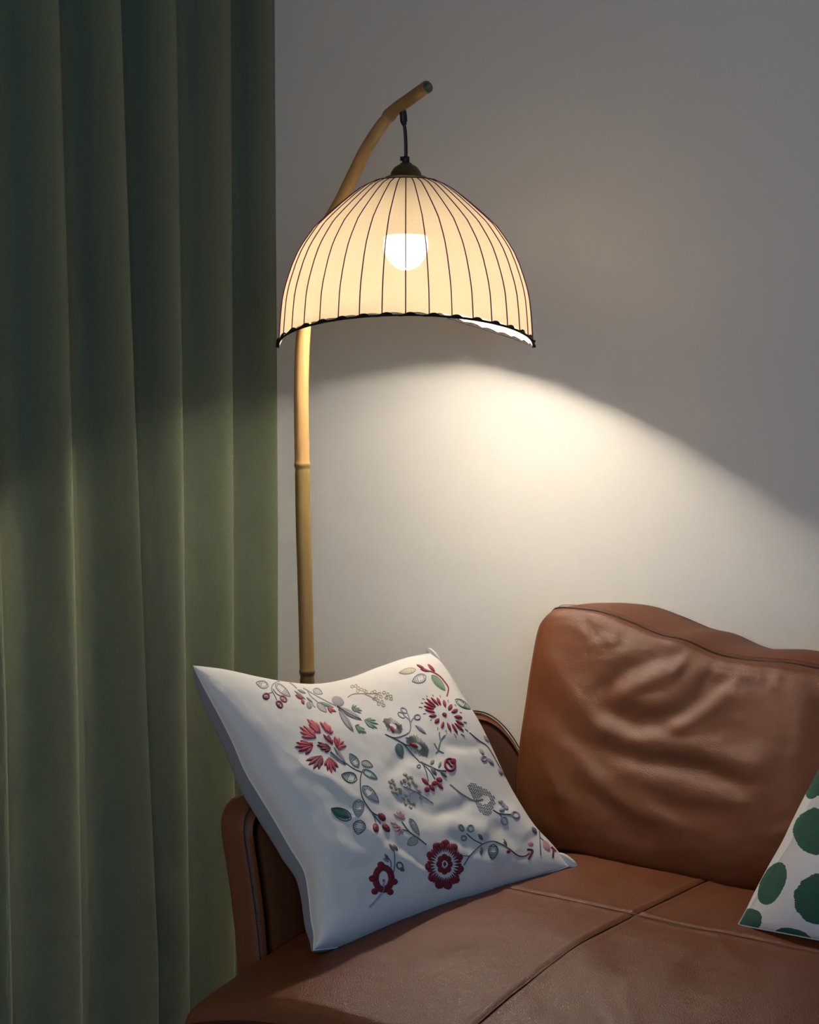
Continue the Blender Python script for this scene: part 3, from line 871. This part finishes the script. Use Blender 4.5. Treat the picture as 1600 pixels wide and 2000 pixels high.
# upper-left sprig
hleaf(524, 1341, 500, 1333, 14, 'sage')
for x, y, rx, ry, an in ((520, 1360, 7, 6.5, 0), (554, 1365.5, 8.5, 5.5, 42), (546, 1376, 8.5, 5.8, 50)):
    ring_(x, y, rx - 1.5, ry - 1.5, an, 4, 'wine', .0018); oval(x, y, 2.6, 2, an, 'pink', .0008)
stem([(532, 1354), (531, 1342), (538, 1333), (552, 1331), (568, 1335), (580, 1345)], 2.2, 'grey'); stem([(532, 1352), (524, 1355)], 1.6, 'dark'); stem([(532, 1350), (537, 1360), (541, 1368)], 1.6, 'dark'); stem([(533, 1346), (540, 1355), (548, 1360)], 1.6, 'dark')
hleaf(538, 1336, 567, 1361, 13, 'grey')
petal(580, 1347, 598, 1355, 5, 'grey'); stem([(592, 1344), (606, 1352), (621, 1361), (640, 1371), (656, 1379)], 2, 'grey'); stem([(599, 1347), (607, 1360), (614, 1366), (622, 1373)], 1.8, 'grey')
hleaf(612, 1347, 630, 1355, 11, 'grey', False); petal(574, 1349, 597, 1367, 4.5, 'sage'); petal(576, 1357, 592, 1367, 6, 'red'); petal(594, 1377, 589, 1366, 6, 'red')
petal(598, 1362, 611, 1373, 3.5, 'grey'); oval(604, 1378, 5.5, 7.5, -20, 'grey', .001); stem([(610, 1372), (612, 1379), (616, 1382)], 2, 'grey')
hleaf(620, 1374, 638, 1391, 11, 'grey', False); petal(622, 1371, 653, 1383, 7, 'sage'); burst(637, 1381, [(648, 1394), (653, 1391), (657, 1391), (650, 1384)], 4, 'coral')
oval(660, 1370, 13, 9.5, 30, 'grey', .0012); petal(659, 1380, 708, 1408, 13, 'grey'); petal(661, 1385, 691, 1431, 13, 'grey'); stem([(658, 1380), (680, 1395), (704, 1406)], 1.2, 'dark', .0021); stem([(661, 1386), (675, 1405), (689, 1428)], 1.2, 'dark', .0021)
burst(684, 1384, [(691, 1376), (697, 1378), (703, 1384), (708, 1389), (706, 1394), (695, 1391)], 3.2, 'green'); burst(707, 1405, [(726, 1403), (735, 1407), (740, 1415), (738, 1424), (724, 1422), (731, 1425)], 4, 'green'); burst(690, 1416, [(704, 1433), (711, 1433), (716, 1432), (713, 1425), (702, 1416)], 3.5, 'green')
# beige blossoms
for x, y in ((688, 1341), (695, 1340), (700, 1344), (706, 1347), (712, 1349), (715, 1351), (699, 1350), (727, 1353), (732, 1351), (731, 1365), (738, 1368), (740, 1375), (744, 1361), (750, 1353), (757, 1356), (763, 1360), (755, 1363), (741, 1355), (746, 1371), (749, 1378), (764, 1365), (735, 1360)):
    ring_(x, y, 2.8, 2.6, 0, 1.8, 'beige', .0011)
stem([(679, 1362), (690, 1356), (715, 1355), (740, 1355)], 1.8, 'olive'); stem([(712, 1356), (728, 1363), (738, 1372)], 1.3, 'beige')
# large coral flower
burst(622, 1445, [(584, 1419), (592, 1417), (599, 1421), (585, 1429), (588, 1439), (606, 1424)], 7, 'coral')
burst(630, 1436, [(599, 1404), (607, 1405), (616, 1410), (602, 1415), (610, 1424)], 7, 'coral')
burst(648, 1438, [(624, 1409), (633, 1409), (642, 1416), (648, 1426), (630, 1418)], 7, 'coral')
burst(651, 1458, [(631, 1434), (640, 1435), (647, 1444)], 6, 'red'); burst(616, 1458, [(578, 1450), (575, 1459), (582, 1468), (596, 1474), (586, 1446), (604, 1450)], 7.5, 'red')
burst(650, 1464, [(620, 1449), (618, 1455), (625, 1463), (634, 1469), (632, 1452)], 6.5, 'wine'); burst(631, 1472, [(597, 1486), (602, 1495), (612, 1503), (622, 1504), (628, 1496)], 7.5, 'wine')
burst(641, 1474, [(634, 1497), (640, 1507), (648, 1512), (656, 1508), (661, 1500)], 6.5, 'red'); burst(655, 1462, [(654, 1437), (663, 1440), (672, 1447), (677, 1457), (668, 1463)], 6.5, 'coral')
petal(651, 1457, 677, 1495, 8, 'grey', .0018); petal(645, 1469, 674, 1493, 8, 'mauve', .0018); stem([(645, 1469), (660, 1483), (674, 1493)], 2, 'dark', .0022)
stem([(675, 1490), (690, 1501), (706, 1508)], 2.6, 'dark'); stem([(707, 1507), (704, 1522), (705, 1545), (711, 1564), (726, 1586), (744, 1609)], 2.6, 'dark'); stem([(726, 1586), (731, 1596), (734, 1606)], 2, 'dark'); stem([(726, 1586), (734, 1591), (740, 1593)], 3, 'dark')
hleaf(700, 1498, 683, 1472, 15, 'sage'); hleaf(706, 1488, 728, 1497, 12, 'olive', False); hleaf(697, 1523, 667, 1513, 20, 'teal'); hleaf(708, 1504, 737, 1521, 12, 'sage')
hleaf(708, 1535, 740, 1567, 18, 'mauve'); hleaf(701, 1561, 699, 1596, 22, 'grey'); hleaf(686, 1600, 647, 1579, 22, 'teal'); petal(684, 1598, 649, 1580, 17, 'teal', .0008); hleaf(704, 1602, 699, 1630, 24, 'dark')
for x, y, rx, ry, an in ((746, 1596, 9.5, 6.5, 48), (734, 1617, 9.5, 6, 75), (754, 1617, 10.5, 6, 48)): oval(x, y, rx, ry, an, 'wine', .0018); oval(x - 1, y, 3, 2, an, 'red', .0024)
burst(786, 1604, [(768, 1589), (774, 1585), (781, 1583), (788, 1588), (791, 1596)], 5, 'pink'); burst(785, 1616, [(762, 1606), (765, 1614), (771, 1625), (778, 1633), (787, 1629)], 5, 'pink')
stem([(770, 1608), (777, 1618), (782, 1625)], 1.5, 'red', .002); stem([(785, 1605), (799, 1624), (818, 1638), (833, 1650)], 3, 'dark'); stem([(784, 1619), (799, 1624)], 2.2, 'dark')
hleaf(800, 1599, 819, 1631, 11, 'olive', False); hleaf(815, 1637, 796, 1650, 17, 'olive', False)
# wine wreath flower, lower left
for i in range(26):
    t = 2 * math.pi * i / 26; r = 17 + 3 * math.sin(t * 6 + 1); oval(748 + 15.5 * math.cos(t) + 1, 1715 + 21.5 * math.sin(t) + 1, 6.6, 7.2 + 1.5 * math.sin(t * 5), math.degrees(t), 'wine', .0015)
for x, y in ((744, 1689), (727, 1716), (770, 1722), (762, 1742), (732, 1741)): oval(x, y, 7, 6.5, 0, 'wine', .0019)
stem([(749, 1718), (748, 1738), (741, 1750), (731, 1762), (721, 1772)], 3.6, 'mauve', .0022); oval(749, 1720, 2, 3, 0, 'dark', .0018)
stem([(770, 1660), (771, 1680), (770, 1697), (766, 1711)], 2, 'dark'); petal(759, 1647, 771, 1665, 5, 'dark'); petal(767, 1649, 777, 1662, 6, 'dark'); stem([(764, 1694), (763, 1682), (757, 1674)], 2, 'dark'); petal(751, 1667, 759, 1680, 6, 'dark'); petal(748, 1676, 760, 1684, 6, 'sage'); ring_(781, 1691, 5.5, 7, -30, 3.2, 'dark'); oval(785, 1698, 5, 4, 40, 'dark')
# big scalloped red flower
for k in range(11):
    t = 2 * math.pi * k / 11 + .2
    def fp(r, a): return (868 + 38.5 * r * math.cos(a), 1689 + 52 * r * math.sin(a))
    for o, w in ((-.22, 5.5), (0, 6), (.22, 5.5)): petal(*fp(.47, t + o * .75), *fp(.98 if o == 0 else .9, t + o), w, 'wine', .0017, .6)
    x, y = fp(.83, t); oval(x, y, 7.6, 6.2, math.degrees(math.atan2(math.sin(t) * 52, math.cos(t) * 38)) + 90, 'wine', .0019)
for k in range(8):
    t = 2 * math.pi * k / 8; x, y = (868 + 10.5 * math.cos(t), 1688 + 14 * math.sin(t)); oval(x, y, 6, 6.5, 0, 'wine', .0018)
ring_(868, 1688, 4.5, 6, 0, 1.8, 'white', .0024); oval(868, 1688, 3, 4.4, 0, 'wine', .002)
# starburst flower
for a, b, c, d, w in ((852, 1382, 832, 1364, 4.6), (857, 1379, 841, 1362, 4.6), (861, 1379, 853, 1362, 5), (870, 1382, 866, 1367, 5.5), (876, 1388, 882, 1375, 7.5), (881, 1392, 894, 1386, 8), (886, 1399, 903, 1402, 7), (889, 1407, 906, 1417, 5.5), (887, 1412, 906, 1429, 5), (882, 1413, 894, 1434, 5), (873, 1411, 881, 1430, 5), (866, 1409, 862, 1423, 7), (858, 1403, 849, 1413, 8), (853, 1398, 837, 1399, 6.5), (850, 1392, 829, 1386, 5), (848, 1386, 827, 1379, 5), (850, 1383, 828, 1371, 4.6)):
    petal(a, b, c, d, w, 'red', .0018)
oval(868, 1396, 5, 3.8, 35, 'red', .0018)
for a, b, c, d in ((825, 1364, 830, 1367), (822, 1373, 827, 1374), (818, 1381, 825, 1382), (826, 1394, 832, 1394), (840, 1407, 843, 1406), (855, 1421, 855, 1427), (871, 1426, 872, 1430), (887, 1433, 891, 1440), (900, 1433, 907, 1438), (908, 1424, 914, 1428), (905, 1410, 911, 1411), (898, 1391, 902, 1393), (888, 1376, 891, 1379), (859, 1358, 861, 1363), (845, 1357, 847, 1361), (833, 1359, 835, 1362), (875, 1367, 876, 1373)): stem([(a, b), (c, d)], 2, 'olive')
# grey curl
stem([(752, 1434), (769, 1440.5), (787, 1437), (800, 1429), (802, 1415), (799, 1406), (791, 1399)], 2.6, 'mauve'); stem([(802, 1413), (806, 1404), (812, 1401)], 2, 'mauve'); stem([(802, 1410), (798, 1398), (794, 1390)], 1.8, 'mauve')
ring_(784, 1397, 7.5, 4, 38, 2.6, 'mauve'); ring_(789, 1388, 7, 3.8, 38, 2.4, 'mauve'); ring_(815, 1401, 6, 4.8, 0, 2.8, 'mauve')
pod(768, 1418, 22, 13, 38, 'olive', .36, 40); petal(763, 1418, 770, 1432, 7, 'red', .0018); pod(816, 1457, 27, 15, 42, 'olive', .32, 50); petal(799, 1452, 817, 1460, 8, 'red', .0018)
petal(810, 1416, 833, 1434, 7, 'mauve'); hleaf(776, 1453, 786, 1480, 15, 'sage', False, 12); petal(776, 1454, 785, 1479, 12, 'sage', .0007)
stem([(752, 1434), (784, 1450), (802, 1469), (821, 1490)], 2.4, 'dark'); stem([(784, 1450), (793, 1455), (801, 1456)], 3, 'dark'); stem([(821, 1488), (846, 1500), (858, 1505), (872, 1506)], 3.4, 'dark'); stem([(823, 1490), (838, 1504), (850, 1522)], 2.6, 'dark'); stem([(825, 1491), (832, 1506), (837, 1526)], 1.8, 'dark')
petal(841, 1494, 848, 1484, 7, 'sage'); petal(856, 1500, 861, 1487, 6, 'sage'); ring_(818, 1497, 3.2, 3, 0, 2.2, 'sage'); petal(841, 1499, 853, 1515, 7, 'dark'); petal(859, 1506, 873, 1519, 6, 'dark')
ring_(879, 1494, 9.5, 12, -20, 5, 'red', .002); stem([(872, 1488), (876, 1490), (880, 1496), (884, 1498)], 4, 'red', .002); oval(885, 1487, 6, 6, 0, 'red', .0018)
petal(823, 1519, 838, 1534, 8, 'red'); oval(834, 1542, 5.5, 5.5, 0, 'red'); petal(838, 1532, 849, 1546, 8, 'red'); oval(849, 1530, 6.5, 5, -20, 'red'); oval(858, 1523, 6.5, 5, 30, 'red'); petal(853, 1528, 866, 1542, 7, 'red')
# beige-olive twig cluster
stem([(846, 1569), (825, 1555), (810, 1546), (788, 1536)], 2.4, 'olive'); stem([(799, 1556), (803, 1549), (811, 1547)], 1.6, 'olive')
for x, y in ((791, 1513), (796, 1519), (803, 1519), (799, 1531), (806, 1527), (812, 1534), (762, 1528), (770, 1532), (764, 1537), (773, 1540), (768, 1547), (775, 1550), (781, 1542), (782, 1548), (784, 1528), (793, 1554), (788, 1560), (798, 1563), (792, 1570), (802, 1568), (808, 1570), (802, 1577), (819, 1546), (822, 1558), (790, 1525), (767, 1525), (797, 1539)):
    an = random.uniform(20, 80); oval(x, y, 4.6, 2.9, an, 'olive', .0014); oval(x + 1.5, y + 1.5, 2.2, 1.2, an, 'beige', .0019)
# dotted crescent
outer = [(913, 1537), (917, 1530), (927, 1529), (940, 1537), (955, 1545), (965, 1556), (968, 1568), (962, 1580), (957, 1594), (946, 1592), (936, 1583), (929, 1570), (922, 1556)]
def inside(x, y, pl):
    c = False
    for (ax, ay), (bx, by) in zip(pl, pl[1:] + pl[:1]):
        if (ay > y) != (by > y) and x < (bx - ax) * (y - ay) / (by - ay) + ax: c = not c
    return c
for j in range(26):
    for i in range(20):
        x = 905 + i * 4.4 + (j % 2) * 2.2 - j * .5; y = 1524 + j * 3.1 + i * .9
        if inside(x, y, outer) and math.hypot((x - 947) / 11, (y - 1562) / 9) > 1: stem([(x - 1.4, y - .5), (x + 1.4, y + .5)], 1.7, 'olive', .001)
stem([(879, 1532), (893, 1544), (907, 1554), (927, 1564), (943, 1561)], 3.2, 'olive')
# grey blossoms right
for x, y, a in ((978, 1567, 20), (983, 1573, 60), (988, 1578, 40), (980, 1582, -10)): oval(x, y, 5.5, 4, a, 'mauve', .0017)
ring_(985, 1603, 5.5, 7.5, -20, 4, 'mauve'); ring_(1007, 1592, 7.5, 5.5, 30, 4, 'mauve'); stem([(963, 1582), (976, 1589), (998, 1591)], 2.6, 'dark'); stem([(976, 1589), (980, 1596)], 2.2, 'dark')
for x, y, rx, ry, a in ((901, 1617, 8.5, 5, 55), (919, 1618, 8, 7, 60), (906, 1637, 6.5, 6, 0)): ring_(x, y, rx - 2, ry - 1.5, a, 4, 'sage', .0017)
stem([(911, 1628), (925, 1640), (941, 1648)], 2.6, 'dark'); petal(934, 1628, 943, 1642, 7, 'dark')
stem([(906, 1690), (919, 1670), (941, 1650), (961, 1643), (978, 1648), (995, 1658)], 2.4, 'dark'); stem([(995, 1658), (1012, 1671), (1025, 1672), (1034, 1667)], 2.6, 'wine'); stem([(900, 1671), (918, 1672)], 1.8, 'dark')
petal(982, 1638, 990, 1653, 5, 'dark'); petal(941, 1653, 939, 1671, 6, 'dark'); hleaf(964, 1649, 962, 1679, 19, 'teal'); oval(993, 1663, 4, 4, 0, 'wine'); stem([(1029, 1659), (1040, 1661), (1037, 1670), (1032, 1679)], 4.5, 'wine')
oval(1036, 1648, 6, 5, 30, 'pink', .0008); stem([(1019, 1565), (1039, 1586), (1051, 1611), (1054, 1634), (1056, 1671)], 2, 'dark'); stem([(1054, 1634), (1061, 1642)], 1.8, 'dark'); petal(1039, 1615, 1048, 1629, 8, 'dark')
petal(1060, 1640, 1074, 1664, 13, 'pink', .001); stem([(1077, 1655), (1081, 1660), (1080, 1676)], 4, 'wine'); stem([(1077, 1654), (1086, 1663)], 4, 'wine')
# vine along the right edge
stem([(917, 1431), (934, 1445), (951, 1457), (963, 1475), (972, 1491), (984, 1513), (995, 1533)], 2, 'dark')
for a in ((944, 1436, 955, 1451, 6), (936, 1461, 945, 1475, 7), (951, 1480, 965, 1495, 7), (973, 1499, 981, 1515, 7), (985, 1515, 996, 1536, 7), (957, 1454, 964, 1467, 5)): petal(*a, 'mauve')
ring_(945, 1482, 5, 4.5, 0, 3, 'mauve')
hleaf(812, 1308, 779, 1314, 11, 'beige', False); hleaf(832, 1321, 805, 1331, 17, 'mauve'); hleaf(843, 1319, 870, 1349, 13, 'green'); petal(844, 1320, 869, 1348, 10, 'green', .0006)
stem([(815, 1299), (830, 1309), (843, 1312), (858, 1320), (868, 1331), (876, 1344), (873, 1361)], 3, 'red'); petal(835, 1297, 850, 1313, 6, 'red'); petal(813, 1298, 831, 1308, 5, 'red'); petal(820, 1307, 840, 1312, 5, 'red')
hleaf(889, 1366, 919, 1385, 12, 'sage')
for a in ([(848, 1452), (856, 1465), (867, 1471)], [(869, 1436), (861, 1446), (856, 1465), (851, 1471)], [(858, 1430), (860, 1446)]): stem(a, 2.8, 'sage')
emb = mesh('embroidery', EV, EF, EM, pr, mids=EI); emb['label'] = 'raised embroidered flowers, berries, leaves and stems in red, green and grey thread'
# folded corner tab at the upper right and tucked corner at the lower right
def blob(name, c, ax, sc, mat, parent):
    vs, fs = [], []
    n, m = 16, 10
    for j in range(m + 1):
        th = math.pi * j / m
        for k in range(n):
            a = 2 * math.pi * k / n; l = Vector((math.sin(th) * math.cos(a) * sc[0], math.sin(th) * math.sin(a) * sc[1], math.cos(th) * sc[2] * (1.0 + .25 * math.cos(th))))
            vs.append(c + ax[0] * l.x + ax[1] * l.y + ax[2] * l.z)
    for j in range(m):
        for k in range(n): fs.append((j * n + k, j * n + (k + 1) % n, (j + 1) * n + (k + 1) % n, (j + 1) * n + k))
    return mesh(name, vs, fs, mat, parent)
blob('corner_tip', P(848, 1284, (TR - CAM).dot(FW) - .004), (RT, FW, (P(838, 1270, 2) - P(860, 1305, 2)).normalized()), (.0085, .007, .014), M_COTTON, pr)
blob('corner_tip', P(1102, 1681, (BR - CAM).dot(FW) + .01), (UP, FW, (P(1122, 1689, 2) - P(1090, 1675, 2)).normalized()), (.010, .009, .017), M_COTTON, pr)

# ---- spotted pillow at the right edge
q0 = onz(1443, 1806, .431); q1 = onx(1600, 1508, .715)
dirl = (q1 - q0).normalized(); sTL = q0 + dirl * .43
sBR = q0 + Vector((.42, -.02, .004)); sTR = sTL + Vector((.41, -.01, -.01))
def spot(p, u, v, side, e): return p
M_SP = None
def m_spot():
    t = NT('spotted_cotton'); c = t.coord(); n = t.noise(c, 900, 3, .6)
    a = t.n('ShaderNodeAttribute', attribute_name='spot'); st = t.noise(t.coord((1, 1, 22)), 60, 4, .7)
    g = t.mix(st, (.010, .05, .038), (.055, .165, .10))
    wht = t.mix(n, (.70, .68, .66), (.80, .78, .75))
    f = t.n('ShaderNodeMapRange'); f.inputs[1].default_value = .42; f.inputs[2].default_value = .58; t.l(a.outputs['Fac'], f.inputs[0])
    t.bsdf(t.mix(f.outputs[0], wht, g), .9, .15, t.bump(n, .3, .0005), sheen=.1); return t.m
M_SPOT = m_spot()
sn = (sBR - q0).cross(sTL - q0).normalized()
if sn.y > 0: sn = -sn
def lerp_px(a, b, f, off=(0, 0)):
    p = a.lerp(b, f); x, y = proj(p); return (x + off[0], y + off[1])
SPX = dict(top=[lerp_px(sTL, sTR, f, (0, 14)) for f in (.25, .5, .75)], bot=[lerp_px(q0, sBR, f, (0, o)) for f, o in ((.2, -3), (.5, -6), (.8, -3))],
           left=[(1458, 1779), (1478, 1738), (1500, 1697), (1530, 1645), (1548, 1608), (1568, 1568), (1600, 1508)] + [lerp_px(q0, sTL, f, (4, 0)) for f in (.8, .9)],
           right=[lerp_px(sBR, sTR, f, (-10, 0)) for f in (.25, .5, .75)])
# left edge distances follow the photo points along the straight line q0->sTL
sr, sf, sgeo, _ = pillow('spotted_cushion', (q0, sBR, sTR, sTL), SPX, sn, -sn, .05, .03, (M_SPOT, M_SPOT), (300, 300), None)
tag(sr, 'white cushion with blotchy dark green spots at the right edge of the sofa seat', 'cushion')
SPOTS = [(1595, 1624, 45, 45, 0, .9), (1509, 1726, 23, 45, 25, 1), (1604, 1756, 53, 50, 0, 1.0), (1452, 1805, 40, 26, -30, 1), (1556, 1843, 50, 26, 25, 1), (1606, 1515, 34, 40, 0, 1), (1590, 1540, 14, 22, 30, 1),]
for j_ in range(-8, 6):
    for i_ in range(0, 8):
        SPOTS.append((1722 + i_ * 128 + (j_ % 2) * 14, 1690 + j_ * 128 + i_ * 26, 46 + 4 * math.sin(i_ * 3 + j_), 47, 0, 1))
        if j_ < -1 and i_ == 0: SPOTS.append((1596, 1664 + j_ * 128, 44, 46, 0, 1))
for ob in (sf, [c for c in sr.children if c.name.startswith('back_panel')][0]):
    vals = []
    mwl = world_loc(ob)
    for vtx in ob.data.vertices:
        px, py = proj(vtx.co.copy()); best = 0
        for (cx, cy, rx, ry, an, st_) in SPOTS:
            a = math.radians(an); dx, dy = px - cx, py - cy
            u_ = (dx * math.cos(a) + dy * math.sin(a)) / rx; v_ = (-dx * math.sin(a) + dy * math.cos(a)) / ry
            d = math.sqrt(u_ * u_ + v_ * v_)
            if d < 1.4:
                d += .05 * mnoise.noise(Vector((px * .05, py * .05, 0))) + .05 * mnoise.noise(Vector((px * .04, py * .45, 2)))
                best = max(best, max(0, min(1, .5 + (1 - d) * 7)))
        vals.append(best)
    attr(ob, 'spot', vals)

# ------------------------------------------------------------------ light
w = bpy.data.worlds.new('world'); SC.world = w; w.use_nodes = True
w.node_tree.nodes['Background'].inputs[0].default_value = (.85, .9, 1.0, 1); w.node_tree.nodes['Background'].inputs[1].default_value = .05
def area(name, loc, target, sx, sy, power, col):
    l = bpy.data.lights.new(name, 'AREA'); l.shape = 'RECTANGLE'; l.size = sx; l.size_y = sy; l.energy = power; l.color = col
    o = bpy.data.objects.new(name, l); COL.objects.link(o); o.location = loc
    o.rotation_euler = (Vector(target) - Vector(loc)).to_track_quat('-Z', 'Y').to_euler(); return o
area('cool_side_fill', (2.9, -3.6, 1.25), (.3, -.6, .9), 1.0, 1.2, 24, (.15, .50, 1.0))  # cool light added out of view for the blue tint; no window is there

area('warm_wall_fill', (.5, -4.3, 2.45), (.5, 0, 1.7), 2.6, 1.0, 21, (1.0, .73, .43))  # added warm fill that lifts the back wall, not a lamp of the room
for o in list(SC.objects):
    if o.parent is None: o.location.z -= FZ      # floor surface at z = 0
vs_ = SC.view_settings; SC.display_settings.display_device = 'sRGB'
vs_.view_transform = 'Standard'; vs_.look = 'None'; vs_.exposure = 0; vs_.gamma = 1; vs_.use_curve_mapping = False
SC.cycles.max_bounces = 10; SC.cycles.transparent_max_bounces = 12; SC.cycles.sample_clamp_indirect = 6
